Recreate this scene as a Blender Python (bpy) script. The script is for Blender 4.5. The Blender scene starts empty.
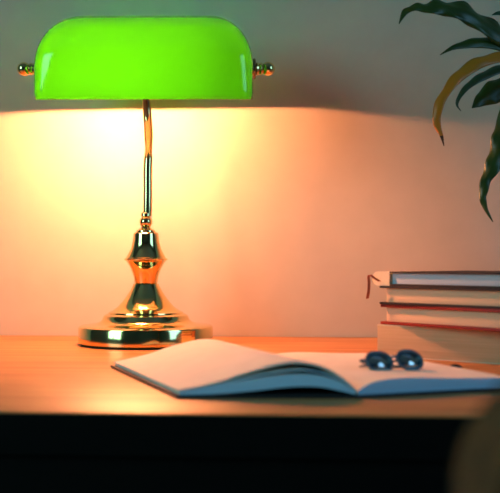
import bpy, bmesh, math, random
from mathutils import Vector, Matrix

random.seed(7)
U = 0.00125            # metres per building unit
DZ = 0.75              # desk top height in metres
CAM_H = 85.0           # camera above the desk top, in units
YAW = 0.065
C = bpy.context.scene.collection
ca, sa = math.cos(YAW), math.sin(YAW)

def W(r, d, z=0.0):
    """right / forward distance from the camera's foot and height over the desk (units) -> world metres"""
    return Vector(((r*ca - d*sa)*U, (r*sa + d*ca)*U, DZ + z*U))

# ------------------------------------------------------------------ camera
cam_d = bpy.data.cameras.new('camera')
cam = bpy.data.objects.new('camera', cam_d)
C.objects.link(cam)
cam.location = W(0, 0, CAM_H)
cam.rotation_euler = (math.pi/2, 0, YAW)
cam_d.sensor_width = 36
cam_d.lens = 72
cam_d.shift_y = 0.025
cam_d.clip_start = 0.01
cam_d.dof.use_dof = True
cam_d.dof.focus_distance = 985*U
cam_d.dof.aperture_fstop = 7.5
bpy.context.scene.camera = cam

# ------------------------------------------------------------------ world, daylight, exposure
sc = bpy.context.scene
sc.view_settings.view_transform = 'Standard'
sc.view_settings.look = 'None'
sc.view_settings.gamma = 1.0
sc.view_settings.use_curve_mapping = False
sc.view_settings.exposure = 0.0
wd = bpy.data.worlds.new('world'); sc.world = wd
wd.use_nodes = True
bg = wd.node_tree.nodes['Background']
bg.inputs['Color'].default_value = (0.35, 0.62, 1.0, 1)
bg.inputs['Strength'].default_value = 0.6
sc.cycles.max_bounces = 10
sc.cycles.diffuse_bounces = 5
sc.cycles.transparent_max_bounces = 12
sc.cycles.caustics_reflective = False
sc.cycles.caustics_refractive = False
sc.cycles.sample_clamp_indirect = 6

def area(name, loc, target, sx, sy, power, col):
    l = bpy.data.lights.new(name, 'AREA'); l.shape = 'RECTANGLE'
    l.size = sx; l.size_y = sy; l.energy = power; l.color = col
    o = bpy.data.objects.new(name, l); C.objects.link(o)
    o.location = loc
    o.rotation_euler = (Vector(target) - Vector(loc)).to_track_quat('-Z', 'Y').to_euler()
    return o
# daylight entering through the windows in the right and left walls
area('window_daylight', (1.66, 0.10, 1.55), (0.0, 0.10, 1.35), 0.95, 1.15, 9.0, (0.28, 0.66, 1.0))
area('window_daylight', (-1.86, -0.50, 1.60), (-0.2, 1.2, 0.95), 0.95, 1.15, 18.0, (0.42, 0.98, 0.98))

FIL = 42.0     # strength of the lamp's filament tube

# ------------------------------------------------------------------ materials
def mat(name, col, rough=0.5, metal=0.0, spec=0.5, coat=0.0):
    m = bpy.data.materials.new(name); m.use_nodes = True
    b = m.node_tree.nodes['Principled BSDF']
    b.inputs['Base Color'].default_value = (*col, 1)
    b.inputs['Roughness'].default_value = rough
    b.inputs['Metallic'].default_value = metal
    b.inputs['Specular IOR Level'].default_value = spec
    b.inputs['Coat Weight'].default_value = coat
    return m

def noisy(name, c1, c2, scale=(10, 10, 10), nscale=5.0, rough=0.5, detail=5, bump=0.0, lo=0.3, hi=0.7, spec=0.5, coat=0.0, bdist=0.001):
    m = mat(name, c1, rough, 0, spec, coat)
    nt = m.node_tree; b = nt.nodes['Principled BSDF']
    tc = nt.nodes.new('ShaderNodeTexCoord'); mp = nt.nodes.new('ShaderNodeMapping')
    mp.inputs['Scale'].default_value = scale
    n = nt.nodes.new('ShaderNodeTexNoise'); n.inputs['Scale'].default_value = nscale; n.inputs['Detail'].default_value = detail
    r = nt.nodes.new('ShaderNodeValToRGB')
    r.color_ramp.elements[0].position = lo; r.color_ramp.elements[1].position = hi
    r.color_ramp.elements[0].color = (*c1, 1); r.color_ramp.elements[1].color = (*c2, 1)
    L = nt.links.new
    L(tc.outputs['Object'], mp.inputs['Vector']); L(mp.outputs['Vector'], n.inputs['Vector'])
    L(n.outputs['Fac'], r.inputs['Fac']); L(r.outputs['Color'], b.inputs['Base Color'])
    if bump:
        bp = nt.nodes.new('ShaderNodeBump'); bp.inputs['Strength'].default_value = bump; bp.inputs['Distance'].default_value = bdist
        L(n.outputs['Fac'], bp.inputs['Height']); L(bp.outputs['Normal'], b.inputs['Normal'])
    return m

def layered(name, c1, c2, freq, rough=0.8):
    """page edges: fine stripes stacked in height"""
    return noisy(name, c1, c2, scale=(6, 6, freq), nscale=1.0, rough=rough, detail=3, bump=0.35, spec=0.2, bdist=0.0004)

M = {}
M['wall'] = noisy('wall_paint', (0.50, 0.49, 0.395), (0.53, 0.515, 0.42), nscale=3, rough=0.85, spec=0.2)
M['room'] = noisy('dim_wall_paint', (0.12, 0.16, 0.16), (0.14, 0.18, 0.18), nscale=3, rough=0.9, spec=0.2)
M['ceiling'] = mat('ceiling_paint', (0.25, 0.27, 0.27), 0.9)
M['floor'] = noisy('floor_boards', (0.05, 0.028, 0.015), (0.10, 0.055, 0.03), scale=(1.2, 14, 1), nscale=4, rough=0.45)
M['trim'] = mat('white_trim', (0.6, 0.6, 0.58), 0.5)
M['desk'] = noisy('desk_wood', (0.36, 0.145, 0.042), (0.54, 0.26, 0.09), scale=(2.2, 26, 10), nscale=3.0, rough=0.42, detail=7, spec=0.3, bump=0.05)
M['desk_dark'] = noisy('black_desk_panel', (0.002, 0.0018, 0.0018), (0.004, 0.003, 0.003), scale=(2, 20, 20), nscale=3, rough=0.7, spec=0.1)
M['brass'] = mat('polished_brass', (0.90, 0.70, 0.31), 0.10, 1.0)
M['brass_dark'] = mat('aged_brass', (0.30, 0.21, 0.12), 0.22, 1.0)
M['felt'] = mat('dark_felt', (0.05, 0.015, 0.01), 0.9)
M['porcelain'] = mat('socket_plastic', (0.7, 0.68, 0.6), 0.4)

def glass_shade():
    m = bpy.data.materials.new('green_cased_glass'); m.use_nodes = True
    nt = m.node_tree; nt.nodes.clear(); N = nt.nodes.new; L = nt.links.new
    out = N('ShaderNodeOutputMaterial')
    tr = N('ShaderNodeBsdfTranslucent'); tr.inputs['Color'].default_value = (0.022, 0.36, 0.002, 1)
    df = N('ShaderNodeBsdfDiffuse'); df.inputs['Color'].default_value = (0.003, 0.16, 0.01, 1)
    mx = N('ShaderNodeMixShader'); mx.inputs['Fac'].default_value = 0.35
    gl = N('ShaderNodeBsdfGlossy'); gl.inputs['Roughness'].default_value = 0.06; gl.inputs['Color'].default_value = (1, 1, 1, 1)
    fr = N('ShaderNodeFresnel'); fr.inputs['IOR'].default_value = 1.5
    m2 = N('ShaderNodeMixShader')
    L(tr.outputs[0], mx.inputs[1]); L(df.outputs[0], mx.inputs[2])
    L(fr.outputs[0], m2.inputs['Fac']); L(mx.outputs[0], m2.inputs[1]); L(gl.outputs[0], m2.inputs[2])
    L(m2.outputs[0], out.inputs['Surface'])
    return m
def opal_inner():
    m = bpy.data.materials.new('white_opal_lining'); m.use_nodes = True
    nt = m.node_tree; nt.nodes.clear(); N = nt.nodes.new; L = nt.links.new
    out = N('ShaderNodeOutputMaterial')
    tr = N('ShaderNodeBsdfTranslucent'); tr.inputs['Color'].default_value = (0.85, 0.85, 0.8, 1)
    df = N('ShaderNodeBsdfDiffuse'); df.inputs['Color'].default_value = (0.65, 0.65, 0.60, 1)
    mx = N('ShaderNodeMixShader'); mx.inputs['Fac'].default_value = 0.3
    L(tr.outputs[0], mx.inputs[1]); L(df.outputs[0], mx.inputs[2]); L(mx.outputs[0], out.inputs['Surface'])
    return m
M['shade'] = glass_shade(); M['opal'] = opal_inner()

def clear_glass(name, tint=(1, 1, 1), refl=0.08):
    m = bpy.data.materials.new(name); m.use_nodes = True
    nt = m.node_tree; nt.nodes.clear(); N = nt.nodes.new; L = nt.links.new
    out = N('ShaderNodeOutputMaterial'); t = N('ShaderNodeBsdfTransparent'); t.inputs['Color'].default_value = (*tint, 1)
    g = N('ShaderNodeBsdfGlossy'); g.inputs['Roughness'].default_value = 0.03
    mx = N('ShaderNodeMixShader'); mx.inputs['Fac'].default_value = refl
    L(t.outputs[0], mx.inputs[1]); L(g.outputs[0], mx.inputs[2]); L(mx.outputs[0], out.inputs['Surface'])
    return m
M['bulb_glass'] = clear_glass('bulb_glass', refl=0.04)
M['pane'] = clear_glass('window_pane_glass', refl=0.06)
M['lens'] = clear_glass('dark_lens_glass', (0.12, 0.26, 0.38), 0.5)
def emit(name, col, s):
    m = bpy.data.materials.new(name); m.use_nodes = True
    nt = m.node_tree; nt.nodes.clear()
    out = nt.nodes.new('ShaderNodeOutputMaterial'); e = nt.nodes.new('ShaderNodeEmission')
    e.inputs['Color'].default_value = (*col, 1); e.inputs['Strength'].default_value = s
    nt.links.new(e.outputs[0], out.inputs['Surface']); return m
M['filament'] = emit('glowing_filament', (1.0, 0.30, 0.12), FIL*145)

M['page'] = noisy('cream_paper', (0.80, 0.74, 0.66), (0.84, 0.78, 0.70), nscale=6, rough=0.8, spec=0.2)
M['edge_daylight'] = layered('painted_daylight_page_edges', (0.36, 0.62, 0.86), (0.50, 0.74, 0.94), 1500)  # notebook edges: cool daylight on pale paper, put into the colour as blue
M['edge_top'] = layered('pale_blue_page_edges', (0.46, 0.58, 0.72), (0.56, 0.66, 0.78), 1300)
M['edge_cream'] = layered('cream_page_edges', (0.70, 0.51, 0.34), (0.80, 0.60, 0.42), 1300)
M['edge_tan'] = layered('tan_page_edges', (0.58, 0.39, 0.23), (0.68, 0.48, 0.30), 900)
M['cov_black'] = noisy('black_cover_cloth', (0.012, 0.012, 0.016), (0.022, 0.022, 0.028), nscale=120, rough=0.6, bump=0.1, spec=0.3)
M['cov_dark'] = noisy('dark_brown_cover', (0.03, 0.018, 0.014), (0.05, 0.03, 0.02), nscale=80, rough=0.55)
M['cov_red'] = noisy('dark_red_cover', (0.20, 0.012, 0.012), (0.28, 0.02, 0.016), nscale=80, rough=0.4)
M['cov_cream'] = noisy('cream_cover', (0.76, 0.66, 0.48), (0.82, 0.72, 0.54), nscale=60, rough=0.6)
M['ribbon'] = mat('red_ribbon_cloth', (0.42, 0.10, 0.05), 0.6)
M['frame'] = mat('dark_blue_frame_plastic', (0.035, 0.085, 0.14), 0.25, 0, 0.6)
def leafmat(name, c1, c2, rough=0.38):
    return noisy(name, c1, c2, scale=(8, 8, 8), nscale=3, rough=rough, detail=4, bump=0.15)
M['leaf'] = leafmat('dark_green_leaf', (0.018, 0.040, 0.003), (0.045, 0.080, 0.008))
M['leaf_teal'] = leafmat('deep_green_leaf', (0.014, 0.040, 0.016), (0.02, 0.055, 0.02))
M['leaf_yellow'] = leafmat('yellowing_leaf', (0.62, 0.17, 0.005), (0.48, 0.17, 0.006))
M['leaf_tip'] = mat('dry_brown_tip', (0.06, 0.02, 0.008), 0.8)
M['cane'] = noisy('cane_bark', (0.16, 0.10, 0.05), (0.28, 0.18, 0.10), scale=(1, 1, 8), nscale=8, rough=0.9, bump=0.4)
M['pot'] = noisy('terracotta', (0.36, 0.13, 0.06), (0.44, 0.17, 0.08), nscale=12, rough=0.85)
M['soil'] = noisy('potting_soil', (0.02, 0.012, 0.008), (0.05, 0.03, 0.02), nscale=60, rough=1.0, bump=0.6)
M['fabric'] = noisy('olive_brown_fabric', (0.02, 0.008, 0.003), (0.24, 0.085, 0.020), scale=(1, 1, 1), nscale=90, rough=0.95, bump=0.6)
M['chair_wood'] = noisy('dark_chair_wood', (0.03, 0.018, 0.01), (0.06, 0.035, 0.018), scale=(12, 12, 1.5), nscale=4, rough=0.4)

# ------------------------------------------------------------------ helpers
def sharpen(bm, ang=35):
    bm.normal_update()
    for f in bm.faces: f.smooth = True
    for e in bm.edges:
        if len(e.link_faces) == 2 and e.calc_face_angle(0) > math.radians(ang): e.smooth = False

def obj(name, bm, m, parent=None, sharp=35, world=None):
    """link a bmesh (in metres, local) as one mesh object"""
    bmesh.ops.recalc_face_normals(bm, faces=bm.faces)
    if sharp: sharpen(bm, sharp)
    me = bpy.data.meshes.new(name); bm.to_mesh(me); bm.free()
    for x in (m if isinstance(m, (list, tuple)) else [m]): me.materials.append(x)
    o = bpy.data.objects.new(name, me); C.objects.link(o)
    if parent: o.parent = parent
    return o

def thing(name, label, cat, loc, rotz=0, group=None):
    o = bpy.data.objects.new(name, None); C.objects.link(o)
    o.empty_display_size = 0.05
    o.location = loc; o.rotation_euler = (0, 0, rotz)
    o['label'] = label; o['category'] = cat
    if group: o['group'] = group
    return o

def add_box(bm, x0, x1, y0, y1, z0, z1, bevel=0.0, seg=2, s=1.0):
    r = bmesh.ops.create_cube(bm, size=1.0)
    vs = r['verts']
    for v in vs:
        v.co = Vector(((x0+x1)/2 + v.co.x*(x1-x0), (y0+y1)/2 + v.co.y*(y1-y0), (z0+z1)/2 + v.co.z*(z1-z0)))*s
    if bevel:
        es = list({e for v in vs for e in v.link_edges})
        bmesh.ops.bevel(bm, geom=es, offset=bevel*s, segments=seg, profile=0.6, affect='EDGES')
    return bm

def box(name, x0, x1, y0, y1, z0, z1, m, parent=None, bevel=0.0, seg=2, s=1.0):
    return obj(name, add_box(bmesh.new(), x0, x1, y0, y1, z0, z1, bevel, seg, s), m, parent)

def struct(o): o['kind'] = 'structure'; return o

def add_lathe(bm, prof, seg=96, mtx=None, s=U):
    rings = []
    for r, z in prof:
        if r < 1e-6: rings.append([bm.verts.new((0, 0, z*s))])
        else: rings.append([bm.verts.new((r*s*math.cos(2*math.pi*k/seg), r*s*math.sin(2*math.pi*k/seg), z*s)) for k in range(seg)])
    for a, b in zip(rings, rings[1:]):
        for k in range(seg):
            k2 = (k+1) % seg
            if len(a) == 1 and len(b) == 1: continue
            if len(a) == 1: bm.faces.new((a[0], b[k], b[k2]))
            elif len(b) == 1: bm.faces.new((a[k], a[k2], b[0]))
            else: bm.faces.new((a[k], a[k2], b[k2], b[k]))
    if mtx is not None:
        bmesh.ops.transform(bm, matrix=mtx, verts=[v for r in rings for v in r])
    return bm

def smooth_pts(pts, n=8):
    """Catmull-Rom through points of any dimension"""
    P = [tuple(p) for p in pts]; out = []
    for i in range(len(P)-1):
        p0 = P[max(i-1, 0)]; p1 = P[i]; p2 = P[i+1]; p3 = P[min(i+2, len(P)-1)]
        for k in range(n):
            t = k/n
            out.append(tuple(0.5*((2*b) + (-a+c)*t + (2*a-5*b+4*c-d)*t*t + (-a+3*b-3*c+d)*t**3) for a, b, c, d in zip(p0, p1, p2, p3)))
    out.append(P[-1]); return out

def add_tube(bm, pts, radii, seg=16, s=U, squash=None):
    """tube through pts; radii scalar or list"""
    P = [Vector(p)*s for p in pts]
    if not isinstance(radii, (list, tuple)): radii = [radii]*len(P)
    rings = []; up = Vector((0.13, 1, 0.07)).normalized(); prev = None
    for i, p in enumerate(P):
        t = (P[min(i+1, len(P)-1)] - P[max(i-1, 0)]).normalized()
        if prev is None:
            a = t.cross(up)
            if a.length < 0.1: a = t.cross(Vector((1, 0, 0)))
            a.normalize()
        else: a = (prev - t*prev.dot(t)).normalized()
        prev = a; b = t.cross(a)
        rings.append([bm.verts.new(p + (a*math.cos(2*math.pi*k/seg) + b*math.sin(2*math.pi*k/seg))*radii[i]*s) for k in range(seg)])
    for a, b in zip(rings, rings[1:]):
        for k in range(seg): bm.faces.new((a[k], a[(k+1) % seg], b[(k+1) % seg], b[k]))
    bm.faces.new(rings[0]); bm.faces.new(list(reversed(rings[-1])))
    return bm

# ------------------------------------------------------------------ the room (metres)
WY = 1094*U                         # back wall plane
RX0, RX1, RY0, RH = -1.9, 1.7, -1.9, 2.6
struct(box('floor', RX0, RX1, RY0, WY, -0.05, 0, M['floor']))
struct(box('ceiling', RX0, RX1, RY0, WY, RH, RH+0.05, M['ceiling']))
struct(box('wall_back', RX0-0.1, RX1+0.1, WY, WY+0.1, 0, RH, M['wall']))
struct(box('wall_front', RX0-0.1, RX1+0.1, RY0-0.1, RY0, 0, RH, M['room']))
# side walls, each with a window opening
def wall_with_window(wname, n, x0, x1, wy0, wy1, wz0, wz1):
    b = bmesh.new()
    add_box(b, x0, x1, RY0, wy0, 0, RH); add_box(b, x0, x1, wy1, WY, 0, RH)
    add_box(b, x0, x1, wy0, wy1, 0, wz0); add_box(b, x0, x1, wy0, wy1, wz1, RH)
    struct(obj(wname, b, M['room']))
    xm, ym = (x0+x1)/2, (wy0+wy1)/2
    win = bpy.data.objects.new('window_%d' % n, None); C.objects.link(win); win.location = (xm, ym, wz0); win['kind'] = 'structure'
    b = bmesh.new()
    def wb(y0, y1, z0, z1): add_box(b, -0.03, 0.03, y0-ym, y1-ym, z0-wz0, z1-wz0, 0.004)
    wb(wy0, wy1, wz0, wz0+0.05); wb(wy0, wy1, wz1-0.05, wz1); wb(wy0, wy0+0.05, wz0, wz1); wb(wy1-0.05, wy1, wz0, wz1); wb(ym-0.02, ym+0.02, wz0, wz1)
    obj('window_frame', b, M['trim'], win)
    box('window_pane', -0.003, 0.003, wy0-ym+0.04, wy1-ym-0.04, 0.04, wz1-wz0-0.04, M['pane'], win)
wall_with_window('wall_right', 1, RX1, RX1+0.12, -0.45, 0.65, 0.95, 2.2)
wall_with_window('wall_left', 2, RX0-0.12, RX0, -1.05, 0.05, 0.95, 2.2)
struct(box('baseboard_back', RX0, RX1, WY-0.015, WY, 0, 0.09, M['trim'], bevel=0.004))

# ------------------------------------------------------------------ desk
DY0 = 547*U; DY1 = WY - 0.002
DX0, DX1 = -0.95, 0.95
desk = thing('writing_desk', 'orange-brown wooden desk with a black front, standing against the wall', 'desk', (0, (DY0+DY1)/2, 0))
dyc = (DY0+DY1)/2
h0, h1 = DY0-dyc, DY1-dyc
box('desktop', DX0, DX1, h0, h1, DZ-0.0012, DZ, M['desk'], desk, bevel=0.0004)
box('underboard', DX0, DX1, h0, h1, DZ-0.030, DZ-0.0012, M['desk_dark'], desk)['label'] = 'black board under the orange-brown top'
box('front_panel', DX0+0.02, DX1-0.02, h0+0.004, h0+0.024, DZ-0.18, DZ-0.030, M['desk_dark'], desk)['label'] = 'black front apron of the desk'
for sx in (-1, 1):
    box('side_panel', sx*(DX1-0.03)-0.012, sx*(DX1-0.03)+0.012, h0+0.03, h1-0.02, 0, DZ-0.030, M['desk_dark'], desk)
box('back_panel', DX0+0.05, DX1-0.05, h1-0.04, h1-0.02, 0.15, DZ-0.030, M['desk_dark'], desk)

# ------------------------------------------------------------------ banker's lamp
LAMP_R = -104.0
lamp = thing('bankers_lamp', 'brass desk lamp with a glowing green glass shade on a round stepped base', 'lamp', W(LAMP_R, 1000), YAW*0.9)
prof = [(0, 1), (64, 1), (66.3, 1.6), (67, 2.5), (67, 16.5), (66.4, 18), (64.5, 18.9), (58, 19.8), (51, 20.8), (46, 22.4), (43.6, 24.6), (42.6, 27),
        (41.5, 29), (39.5, 30.2), (37.5, 30.8), (37.2, 32), (33.5, 33.6), (28, 37.5), (23.5, 42.5), (19, 48.5), (15.6, 54), (13.3, 58.4), (12.6, 60.2)]
obj('base', add_lathe(bmesh.new(), smooth_pts(prof[:1], 1) + prof[1:] + [(0, 60.2)], 128), M['brass'], lamp, 28)
obj('felt_pad', add_lathe(bmesh.new(), [(0, 0), (64.5, 0), (64.5, 1.2), (0, 1.2)], 96), M['felt'], lamp)['label'] = 'dark felt ring under the base'
neck = [(0, 60.2), (10.6, 60.2), (11.4, 61), (12.6, 68), (15.2, 75.5), (18.6, 81.5), (20.2, 83.2), (21.6, 83.8), (21.8, 84.8), (21.2, 85.7), (20, 86.2),
        (17.8, 90), (15.2, 95.5), (13.6, 101), (12.8, 106), (12.4, 110.4), (11.6, 111.2), (9.4, 111.8), (9.2, 113.4), (7.8, 114.4), (5.6, 115.2), (4.8, 116.6),
        (0, 116.6)]
obj('neck', add_lathe(bmesh.new(), neck, 96), M['brass'], lamp, 28)
ball = [(0, 116)] + [(6.4*math.cos(a), 122 + 6.4*math.sin(a)) for a in [math.radians(t) for t in range(-58, 59, 8)]] + [(5.2, 128), (5.0, 130.5), (4.2, 131.5), (0, 131.5)]
obj('collar_ball', add_lathe(bmesh.new(), ball, 48), M['brass'], lamp, 28)
stem = smooth_pts([(1.5, 0, 128), (1.8, 0, 150), (1.8, 1, 175), (2.2, 4, 192), (1.6, 10, 206), (0.6, 14, 222), (-0.6, 13, 238), (-1.5, 8, 256), (-1.8, 2, 272), (-1.8, 0, 280)], 6)
n = len(stem)
obj('stem', add_tube(bmesh.new(), stem, [4.3 if p[2] < 186 or p[2] > 206 else 4.3-0.7*math.sin((p[2]-186)/20*math.pi) for p in stem], 24), M['brass'], lamp)

# shade: tilted about the knob axis
AX_Z = 275.0
tilt = math.radians(-9.2)
sm = Matrix.Translation(Vector((0, 0, AX_Z*U))) @ Matrix.Rotation(-tilt, 4, 'X') @ Matrix.Translation(Vector((0, 0, -AX_Z*U)))
def shade_mesh():
    bm = bmesh.new(); NT, NA = 40, 128; Z0, Z1 = 245.0, 327.0; rings = []
    for i in range(NT):
        t = i/(NT-1); t = 1-(1-t)**1.6 if t > 0 else 0
        z = Z0 + (Z1-Z0)*t
        q = max(0.0, (t-0.36)/0.64)
        c = math.sqrt(max(0.0, 1-q**2.25))
        Lh = 106.4 - 45*(1-c) - (0.0 if t > 0.05 else 0.6)
        Wd = 54.0*max(c, 0.004)
        n_ = 9.0 - 5.0*t
        ring = []
        for k in range(NA):
            a = 2*math.pi*k/NA; cx, cy = math.cos(a), math.sin(a)
            x = math.copysign(abs(cx)**(2/n_), cx)*Lh; y = math.copysign(abs(cy)**(2/n_), cy)*Wd
            ring.append(bm.verts.new((x*U, y*U, z*U)))
        rings.append(ring)
    for a, b_ in zip(rings, rings[1:]):
        for k in range(NA): bm.faces.new((a[k], a[(k+1) % NA], b_[(k+1) % NA], b_[k]))
    bm.faces.new(rings[-1])
    return bm
so = obj('shade', shade_mesh(), [M['shade'], M['opal']], lamp, 60)
so['label'] = 'glowing green glass shade, white inside'
so.matrix_local = Matrix.Translation(Vector((1.2*U, 0, 0))) @ sm
md = so.modifiers.new('thick', 'SOLIDIFY'); md.thickness = 3.2*U; md.offset = -1; md.material_offset = 1; md.material_offset_rim = 0

for s_ in (-1, 1):
    rx = Matrix.Translation(Vector((0, 0, AX_Z*U))) @ Matrix.Rotation(s_*math.pi/2, 4, 'Y')
    w = [(0, 107.0), (9.6, 107.0), (10.4, 107.6), (10.4, 109.0), (9.4, 109.8), (6.2, 110.2), (0, 110.2)]
    obj('washer', add_lathe(bmesh.new(), w, 48, rx), M['brass_dark'], lamp)
    k = [(0, 110.0), (5.8, 110.2), (6.4, 111.2), (6.0, 112.2), (5.5, 113), (6.2, 114.5), (6.4, 115.2), (5.8, 116.2), (5.0, 117)] + \
        [(7.0*math.cos(a), 122.0 + 7.0*math.sin(a)) for a in [math.radians(t) for t in range(-48, 91, 8)]] + [(0, 129.0)]
    kn = obj('knob', add_lathe(bmesh.new(), k, 48, rx), M['brass'], lamp, 28)
# yoke under the shade carrying the sockets, bar along the axis
yb = bmesh.new()
add_tube(yb, [(-102, 0, AX_Z), (-34, 0, AX_Z)], 2.0, 12); add_tube(yb, [(34, 0, AX_Z), (102, 0, AX_Z)], 2.0, 12)
add_tube(yb, smooth_pts([(-34, 0, AX_Z), (-26, 0, AX_Z+10), (-8, 0, AX_Z+13), (8, 0, AX_Z+13), (26, 0, AX_Z+10), (34, 0, AX_Z)], 6), 2.0, 12)
add_tube(yb, [(-1.8, 0, AX_Z-2), (-1.8, 0, AX_Z+13)], 3.2, 12)
obj('yoke', yb, M['brass'], lamp)
BZ, BY = 258.4, -6.0
sk = Matrix.Translation(Vector((16*U, BY*U, BZ*U))) @ Matrix.Rotation(math.pi/2, 4, 'Y')
obj('socket', add_lathe(bmesh.new(), [(0, 12), (8.5, 12), (9.5, 14), (9.5, 34), (7, 40), (0, 40)], 40, sk), M['porcelain'], lamp)
bl = [(0, 12), (6, 12), (7.6, 10), (8, 6), (8, -72), (7, -77), (4, -80), (0, -81)]
bulb = obj('bulb', add_lathe(bmesh.new(), bl, 40, sk), M['bulb_glass'], lamp)
fb = bmesh.new()
for fx in (-50, -38, -26, -14, -2):      # a row of glowing beads
    bmesh.ops.create_icosphere(fb, subdivisions=2, radius=3.3*U, matrix=Matrix.Translation(Vector((fx*U, BY*U, BZ*U))))
obj('filament', fb, M['filament'], bulb)

# ------------------------------------------------------------------ stack of books on the right
def book(name, label, r, d, z, ang, L_, D_, T, bt, mcover, medge, inset=4.0, spine='back', soft=False):
    """corner nearest the lamp at (r, d); visible page side runs along local x, depth along local y"""
    t = thing(name, label, 'book', W(r, d, z), YAW - math.radians(ang), 'books stacked at the right of the desk')
    if spine == 'back':
        bm = bmesh.new()
        add_box(bm, 0, L_, 0, D_, 0, bt, 0.4, 2, U); add_box(bm, 0, L_, 0, D_, T-bt, T, 0.4, 2, U)
        add_box(bm, 0, L_, D_-bt, D_+2, bt*0.5, T-bt*0.5, 0.5, 2, U)
        obj('cover', bm, mcover, t)
        box('page_block', inset, L_-inset, inset*0.7, D_-bt, bt, T-bt, medge, t, bevel=0.5, s=U)
    return t
sr, sd = 118, 876
pb = thing('paperback_book', 'thickest book with plain tan page edges, at the bottom of the stack', 'book', W(111.5, 876, 0), YAW - math.radians(38), 'books stacked at the right of the desk')
box('page_block', 0, 205, 0, 138, 0.8, 26.9, M['edge_tan'], pb, bevel=0.5, s=U)
b = bmesh.new()
add_box(b, 0, 205.5, 0, 139, 0, 0.8, 0, 1, U); add_box(b, 0, 205.5, 0, 139, 26.9, 27.7, 0, 1, U); add_box(b, 0, 205.5, 138, 139, 0.4, 27.3, 0, 1, U)
obj('cover', b, M['cov_cream'], pb)
book('hardcover_book', 'hardcover book with dark red boards, lying on the thick bottom book', 114.5, 878, 27.8, 49, 172, 118, 17.6, 2.6, M['cov_red'], M['edge_cream'], 4.5)
book('hardcover_book', 'hardcover book with black boards, second from the top of the stack', 113.5, 877, 45.5, 48, 174, 116, 16.0, 1.9, M['cov_black'], M['edge_cream'], 5)
tb = thing('ribboned_book', 'thin dark book with cream spine and red ribbon, topmost of the stack', 'book', W(107.5, 884, 61.6), YAW - math.radians(47), 'books stacked at the right of the desk')
T = 12.6
b = bmesh.new()
add_box(b, 20, 176, 0, 112, 0, 1.7, 0.4, 2, U); add_box(b, 20, 176, 0, 112, T-1.5, T, 0.4, 2, U)
obj('cover', b, M['cov_black'], tb)
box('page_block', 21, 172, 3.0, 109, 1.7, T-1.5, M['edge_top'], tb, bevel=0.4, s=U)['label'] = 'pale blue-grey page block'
# rounded cream spine
b = bmesh.new(); outl = []
for k in range(13):
    a = math.pi/2 + math.pi*k/12
    outl.append((7 + 7*math.cos(a), T/2 + T/2*math.sin(a)))
outl += [(21.5, 0.0), (21.5, 1.6)] + [(19.5, 1.8), (19.5, T-1.8)] + [(21.5, T-1.6), (21.5, T)]
f0 = [b.verts.new((x*U, 0.6*U, z*U)) for x, z in outl]; f1 = [b.verts.new((x*U, 111.4*U, z*U)) for x, z in outl]
b.faces.new(f0); b.faces.new(list(reversed(f1)))
for k in range(len(outl)): b.faces.new((f0[k], f0[(k+1) % len(outl)], f1[(k+1) % len(outl)], f1[k]))
obj('spine', b, M['cov_cream'], tb)['label'] = 'rounded cream spine'
def ribbon_mesh(pts, w, wdir, th=0.5, s=U):
    bm = bmesh.new(); P = [Vector(p) for p in smooth_pts(pts, 6)]; wd_ = Vector(wdir).normalized()
    rows = []
    for i, p in enumerate(P):
        t = (P[min(i+1, len(P)-1)] - P[max(i-1, 0)]).normalized(); nn = t.cross(wd_).normalized()
        rows.append([bm.verts.new((p + wd_*a*w/2 + nn*c*th/2)*s) for a, c in ((-1, -1), (1, -1), (1, 1), (-1, 1))])
    for a, b_ in zip(rows, rows[1:]):
        for k in range(4): bm.faces.new((a[k], a[(k+1) % 4], b_[(k+1) % 4], b_[k]))
    bm.faces.new(rows[0]); bm.faces.new(list(reversed(rows[-1])))
    return bm
obj('ribbon_bookmark', ribbon_mesh([(10, -1.5, 4.0), (6, -3, 6.5), (2, -4, 9.2), (0.5, -4.5, 8), (0.8, -4.5, 3), (0.5, -4.4, -4), (-0.8, -4.2, -9), (-1.5, -4, -11.5)], 2.6, (0.6, 0.75, 0.1)), M['ribbon'], tb)['label'] = 'reddish ribbon hanging over the corner'

# ------------------------------------------------------------------ open notebook
NB_L, NB_S, NB_R = Vector((-43, 611, 0)), Vector((66, 611, 0)), Vector((169, 649, 0))
V = Vector((-62, 170, 0))
nb_o = NB_S + V*0.5
nb = thing('open_notebook', 'open notebook with blank cream pages arched near the spine, lying near the desk edge', 'notebook', W(nb_o.x, nb_o.y, 0.25), YAW)
def sheet(name, A, B, top, bot, m, label=None, t0=0.0, t1=1.0, n=10, Vd=V, curl=None, nsm=6):
    """closed slab between profile lists top and bot [(s, z)], s runs from A to B, swept along V"""
    tp = smooth_pts(top, nsm); bt_ = smooth_pts(bot, nsm)
    bm = bmesh.new(); rows = []
    loop = tp + list(reversed(bt_))
    for i in range(n+1):
        t = t0 + (t1-t0)*i/n
        k = 1.0 if curl is None else curl(t)
        row = []
        for s_, z in loop:
            p = A.lerp(B, s_) + Vd*t - nb_o; p.z = 0
            row.append(bm.verts.new((p.x*U, p.y*U, z*k*U)))
        rows.append(row)
    for a, b_ in zip(rows, rows[1:]):
        for q in range(len(loop)): bm.faces.new((a[q], a[(q+1) % len(loop)], b_[(q+1) % len(loop)], b_[q]))
    nl = len(tp)
    for row in (rows[0], rows[-1]):     # end caps as quads between top and bottom
        for q in range(nl-1): bm.faces.new((row[q], row[q+1], row[-(q+2)], row[-(q+1)]))
    mm = m if isinstance(m, list) else [m]
    o = obj(name, bm, mm, nb, 30)
    if len(mm) > 1:                     # upward and left faces plain paper, other sides carry the painted blue daylight
        for f in o.data.polygons:
            f.material_index = 0 if (abs(f.normal.z) > 0.5 or f.normal.x < -0.7) else 1
    if label: o['label'] = label
    return o
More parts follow.
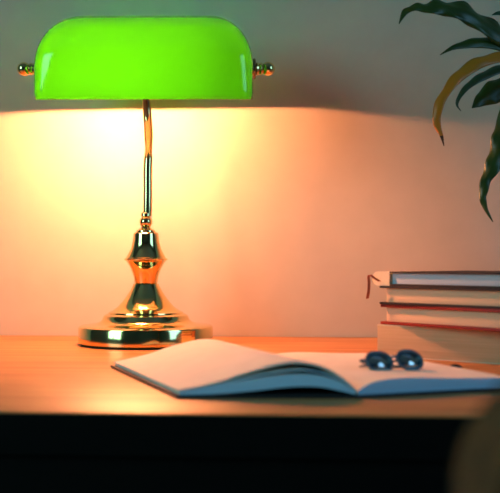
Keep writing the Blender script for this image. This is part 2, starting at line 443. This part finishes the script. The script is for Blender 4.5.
cover_l = [(-0.03, 1.6), (0.2, 1.6), (0.5, 1.8), (0.8, 2.0), (1.0, 1.6)]
sheet('cover', NB_L, NB_S, cover_l, [(s_, 0.0) for s_, z in cover_l], M['cov_black'], 'black cover under the left pages', -0.02, 1.02)
cover_r = [(0.0, 1.6), (0.3, 1.6), (0.7, 1.6), (1.03, 1.6)]
sheet('cover', NB_S, NB_R, cover_r, [(s_, 0.0) for s_, z in cover_r], M['cov_black'], 'black cover under the right pages', -0.02, 1.02)
bl_top = [(0.0, 3.6), (0.2, 7.2), (0.42, 11.6), (0.62, 14.2), (0.78, 13.6), (0.9, 9.6), (0.985, 3.0)]
bl_bot = [(0.0, 1.7), (0.2, 2.2), (0.42, 4.2), (0.62, 6.6), (0.78, 6.6), (0.9, 4.2), (0.985, 2.0)]
sheet('page_block', NB_L, NB_S, bl_top, bl_bot, [M['page'], M['edge_daylight']], 'left page block, edges painted with blue-grey daylight')
lf_top = [(-0.01, 4.6), (0.2, 9.6), (0.4, 16.6), (0.58, 21.6), (0.70, 21.9), (0.82, 18.6), (0.93, 11.2), (1.0, 4.0)]
lf_bot = [(-0.01, 3.9), (0.2, 8.6), (0.4, 15.3), (0.58, 20.2), (0.70, 20.5), (0.82, 17.3), (0.93, 9.9), (0.995, 3.2)]
sheet('page', NB_L, NB_S, lf_top, lf_bot, [M['page'], M['page']], 'topmost left page, arched high')
md_top = [(0.0, 3.9), (0.2, 8.0), (0.42, 13.6), (0.62, 17.0), (0.76, 16.6), (0.9, 11.4), (0.99, 3.6)]
md_bot = [(s_, z-0.8) for s_, z in md_top]
sheet('page', NB_L, NB_S, md_top, md_bot, [M['page'], M['edge_daylight']], 'loose pages under the arched one')
r_top = [(0.0, 4.2), (0.07, 8.2), (0.18, 10.4), (0.34, 10.8), (0.6, 9.2), (0.85, 8.2), (1.0, 7.8)]
r_bot = [(0.0, 1.7), (0.07, 1.7), (0.18, 1.7), (0.34, 1.7), (0.6, 1.7), (0.85, 1.7), (1.0, 1.7)]
sheet('page_block', NB_S, NB_R, r_top, r_bot, [M['page'], M['edge_daylight']], 'right page block, edges painted with blue-grey daylight')
pl_c = NB_R + V*0.40 + Vector((2, 1, 0)) - nb_o
b = bmesh.new()
lp = [(pl_c.x-4, pl_c.y, 2), (pl_c.x-1, pl_c.y+1, 6.5), (pl_c.x+3, pl_c.y+2, 7), (pl_c.x+6, pl_c.y+3, 4), (pl_c.x+4, pl_c.y+3, 1.6), (pl_c.x-2, pl_c.y+1, 1.0)]
add_tube(b, smooth_pts(lp, 5), 2.0, 10)
obj('pen_loop', b, M['cov_black'], nb)['label'] = 'small black pen loop on the far edge'

# ------------------------------------------------------------------ glasses on the right page
gl = thing('eyeglasses', 'small dark blue-grey glasses lying on the right page of the notebook', 'glasses', W(98, 678, 9.4), YAW + math.radians(26))
def oval(bm, cx, w, h, rad, tiltx, cz, seg=40):
    pts = []
    for k in range(seg+1):
        a = 2*math.pi*k/seg
        x = cx + w*math.copysign(abs(math.cos(a))**0.85, math.cos(a)); q = h*math.copysign(abs(math.sin(a))**0.9, math.sin(a))
        pts.append((x, q*math.sin(tiltx), cz + q*math.cos(tiltx)))
    add_tube(bm, pts, rad, 10)
tl = math.radians(38)
for cx in (-12.3, 12.3):
    bm = bmesh.new(); oval(bm, cx, 9.6, 7.4, 1.15, tl, 6.6)
    rim = obj('rim', bm, M['frame'], gl, 80)
    bm = bmesh.new(); c0 = bm.verts.new((cx*U, -0.9*U, 6.9*U)); rr = []
    for k in range(40):
        a = 2*math.pi*k/40; x = cx + 9.4*math.copysign(abs(math.cos(a))**0.85, math.cos(a)); q = 7.2*math.copysign(abs(math.sin(a))**0.9, math.sin(a))
        rr.append(bm.verts.new((x*U, q*math.sin(tl)*U, (6.6+q*math.cos(tl))*U)))
    for k in range(40): bm.faces.new((c0, rr[k], rr[(k+1) % 40]))
    le = obj('lens', bm, M['lens'], rim, 80)
    s2 = le.modifiers.new('thick', 'SOLIDIFY'); s2.thickness = 0.6*U
b = bmesh.new(); add_tube(b, smooth_pts([(-3.2, 0.8, 7.4), (-1.6, 1.2, 9), (1.6, 1.2, 9), (3.2, 0.8, 7.4)], 5), 0.9, 10)
obj('bridge', b, M['frame'], gl)
for s_ in (-1, 1):
    b = bmesh.new(); e = s_*20.5
    add_tube(b, smooth_pts([(e, 1.5, 8), (e*1.06, 3, 7.8), (e*1.0, 10, 6.4), (e*0.3, 15+s_*2, 3.2+s_*0.8), (-e*0.5, 15+s_*3, 1.6+s_*0.6), (-e*0.9, 12+s_*2.5, 1.3+s_*0.3)], 6), 0.95, 10)
    obj('temple', b, M['frame'], gl)

# ------------------------------------------------------------------ potted plant at the right, pot outside the frame
PR, PD = 335.0, 960.0
plant = thing('potted_plant', 'leafy plant with drooping dark green leaves and one yellow leaf at the right', 'plant', W(PR, PD), YAW)
obj('pot', add_lathe(bmesh.new(), [(0, 0), (42, 0), (44, 2), (56, 80), (60, 82), (61, 96), (56, 97), (54, 86), (0, 86)], 64), M['pot'], plant)
obj('soil', add_lathe(bmesh.new(), [(0, 85.8), (54, 85.8), (54, 88), (30, 90), (0, 90)], 40), M['soil'], plant)
cane_pts = [(0, 0, 86), (4, 2, 150), (-3, -2, 215), (-8, 0, 265), (-16, -4, 318)]
obj('stem', add_tube(bmesh.new(), smooth_pts(cane_pts, 6), [8]*13+[7]*12, 14), M['cane'], plant)
def L3(px, py, d):
    """photo position at distance d -> plant-local units"""
    r = (px-250)/1000*d; z = CAM_H + (259-py)/1000*d
    return (r-PR, d-PD, z)
def leaf(pts, widths, m, fold=0.25, wav=0.06, up=(0.1, -0.9, 0.35), label=None, seed=0, tipm=None, lat=None):
    """pts [(px, py, d)] rib line; widths half-widths in units"""
    rnd = random.Random(seed)
    P = [Vector(p) for p in smooth_pts([L3(*p) for p in pts], 7)]
    Wd = [w[0] for w in smooth_pts([(w,) for w in widths], 7)]
    bm = bmesh.new(); rows = []; face = Vector(up).normalized(); ph = rnd.random()*6
    cols = (-1, -0.66, -0.33, 0, 0.33, 0.66, 1)
    for i, p in enumerate(P):
        t = (P[min(i+1, len(P)-1)] - P[max(i-1, 0)]).normalized()
        side = t.cross(face)
        if side.length < 0.05: side = Vector((1, 0, 0))
        side.normalize(); nn = side.cross(t).normalized()
        w = max(0.25, Wd[i])
        row = []
        for c in cols:
            wave = math.sin(i*0.75 + ph + (1.7 if c > 0 else 0))*wav*w*abs(c)**2*3
            off = side*c*w*(1-0.12*fold) - nn*(abs(c)*w*fold) + nn*wave + side*c*wave*0.5
            row.append(bm.verts.new((p+off)*U))
        rows.append(row)
    for a, b_ in zip(rows, rows[1:]):
        for k in range(len(cols)-1): bm.faces.new((a[k], a[k+1], b_[k+1], b_[k]))
    mm = [m] + ([tipm] if tipm else [])
    o = obj('leaf', bm, mm, plant, 80)
    if tipm:
        nf = len(cols)-1
        for i, f in enumerate(o.data.polygons):
            if i//nf > len(P)-8: f.material_index = 1
    s2 = o.modifiers.new('thick', 'SOLIDIFY'); s2.thickness = 0.5*U; s2.offset = 0
    if label: o['label'] = label
    return o
leaf([(572, 60, 958), (530, 52, 950), (500, 34, 935), (475, 16, 925), (450, 7, 918), (430, 7, 914), (415, 7, 912), (405, 12, 911), (399, 24, 910)],
     [2.5, 6, 11, 12, 10.5, 7, 3.8, 2.8, 0.3], M['leaf'], 0.22, 0.07, (0.1, -0.9, 0.5), 'broad dark green leaf bending to the left at the top', 1)
leaf([(570, 66, 957), (530, 56, 948), (505, 46, 940), (485, 42, 932), (466, 44, 926), (452, 48, 922), (440, 55, 920)],
     [2.5, 5, 6.5, 6.5, 4.4, 2.2, 0.3], M['leaf'], 0.2, 0.03, (0.05, -0.9, 0.4), 'short pointed dark green leaf', 2)
leaf([(568, 72, 956), (535, 56, 944), (505, 56, 930), (482, 61, 918), (462, 73, 908), (447, 90, 902), (438, 108, 899), (437, 124, 898), (441, 134, 897), (444, 146, 896)],
     [2.2, 4, 5.5, 6.2, 6.0, 4.4, 4.4, 3.4, 1.8, 0.3], M['leaf_yellow'], 0.2, 0.05, (-0.2, -0.9, 0.3), 'yellow drooping leaf with a dry brown tip', 3, M['leaf_tip'])
leaf([(568, 80, 960), (530, 68, 956), (502, 68, 948), (484, 75, 942), (470, 84, 938), (461, 94, 936), (457, 104, 936), (461, 111, 936)],
     [2.2, 4, 5.5, 5, 3.6, 2.4, 1.3, 0.3], M['leaf_teal'], 0.3, 0.03, (0.0, -0.8, 0.6), 'curled dark bluish green leaf', 4)
leaf([(566, 88, 965), (530, 84, 962), (508, 86, 958), (492, 93, 955), (480, 101, 952), (472, 108, 950)],
     [2.2, 8, 12, 11, 6, 0.5], M['leaf'], 0.25, 0.05, (0.0, -1, 0.2), 'dark leaf hanging behind the yellow one', 5)
leaf([(566, 96, 955), (538, 84, 940), (518, 96, 925), (505, 122, 915), (500, 142, 910), (494, 163, 907), (486, 180, 905), (483, 195, 904), (485, 207, 903), (493, 222, 902)],
     [2.2, 5, 7, 8, 8, 7.2, 5.0, 3.6, 2.2, 0.3], M['leaf'], 0.22, 0.08, (-0.2, -1, 0.1), 'long dark green leaf drooping lowest with a thin twisted tip', 6)
leaf([(566, 60, 962), (540, 30, 962), (518, 16, 960), (500, 13, 958), (492, 15, 957)],
     [2.2, 5, 4.5, 2.4, 0.3], M['leaf_teal'], 0.2, 0.03, (0, -0.9, 0.4), None, 7)
for q, (dx, dy, dz, dd) in enumerate([(640, -60, 0, 1000), (680, 30, 0, 990), (690, 110, 0, 940), (600, -90, 0, 900), (650, 150, 0, 900)]):
    leaf([(572, 50+q*8, 960), ((572+dx)/2, (50+dy)/2-26, (960+dd)/2), (dx, dy, dd), (dx+22, dy+38, dd)], [2.5, 9, 8, 0.4], M['leaf'], 0.22, 0.05, (0, -0.6, 0.8), None, 20+q)

# ------------------------------------------------------------------ chair close to the camera
cd = 205.0
ch = thing('upholstered_chair', 'blurred olive-brown upholstered chair, its back corner close at the lower right', 'chair', Vector((W(245, cd+150).x, W(245, cd+150).y, 0)), YAW)
def rounded_slab(bm, x0, x1, y0, y1, z0, z1, rad, edge):
    """plate in the xz plane with large rounded top corners (metres)"""
    o2 = []
    for cx, cz, a0 in ((x1-rad, z1-rad, 0), (x0+rad, z1-rad, 90)):
        for k in range(13):
            a = math.radians(a0 + 90*k/12); o2.append((cx+rad*math.cos(a), cz+rad*math.sin(a)))
    o2 += [(x0, z0), (x1, z0)]
    f0 = [bm.verts.new((x, y0, z)) for x, z in o2]; f1 = [bm.verts.new((x, y1, z)) for x, z in o2]
    a = bm.faces.new(f0); c = bm.faces.new(list(reversed(f1)))
    for k in range(len(o2)): bm.faces.new((f0[k], f0[(k+1) % len(o2)], f1[(k+1) % len(o2)], f1[k]))
    bmesh.ops.bevel(bm, geom=list(a.edges)+list(c.edges), offset=edge, segments=4, profile=0.6, affect='EDGES')
    return bm
# local metres: backrest face towards the camera
bx0 = (46.5-245)*U; bx1 = bx0 + 0.44
by = (cd-(cd+150))*U
zt = DZ + (CAM_H - 21)*U
obj('backrest', rounded_slab(bmesh.new(), bx0, bx1, by-0.02, by+0.03, 0.50, zt, 0.040, 0.016), M['fabric'], ch, 60)
obj('seat', add_box(bmesh.new(), bx0, bx1, by+0.03, by+0.42, 0.40, 0.46, 0.02, 4), M['fabric'], ch, 60)
for lx_ in (bx0+0.04, bx1-0.04):
    for ly_ in (by+0.01, by+0.38):
        top = 0.52 if ly_ < by+0.1 else 0.40
        obj('leg', add_box(bmesh.new(), lx_-0.018, lx_+0.018, ly_-0.018, ly_+0.018, 0, top, 0.004), M['chair_wood'], ch)
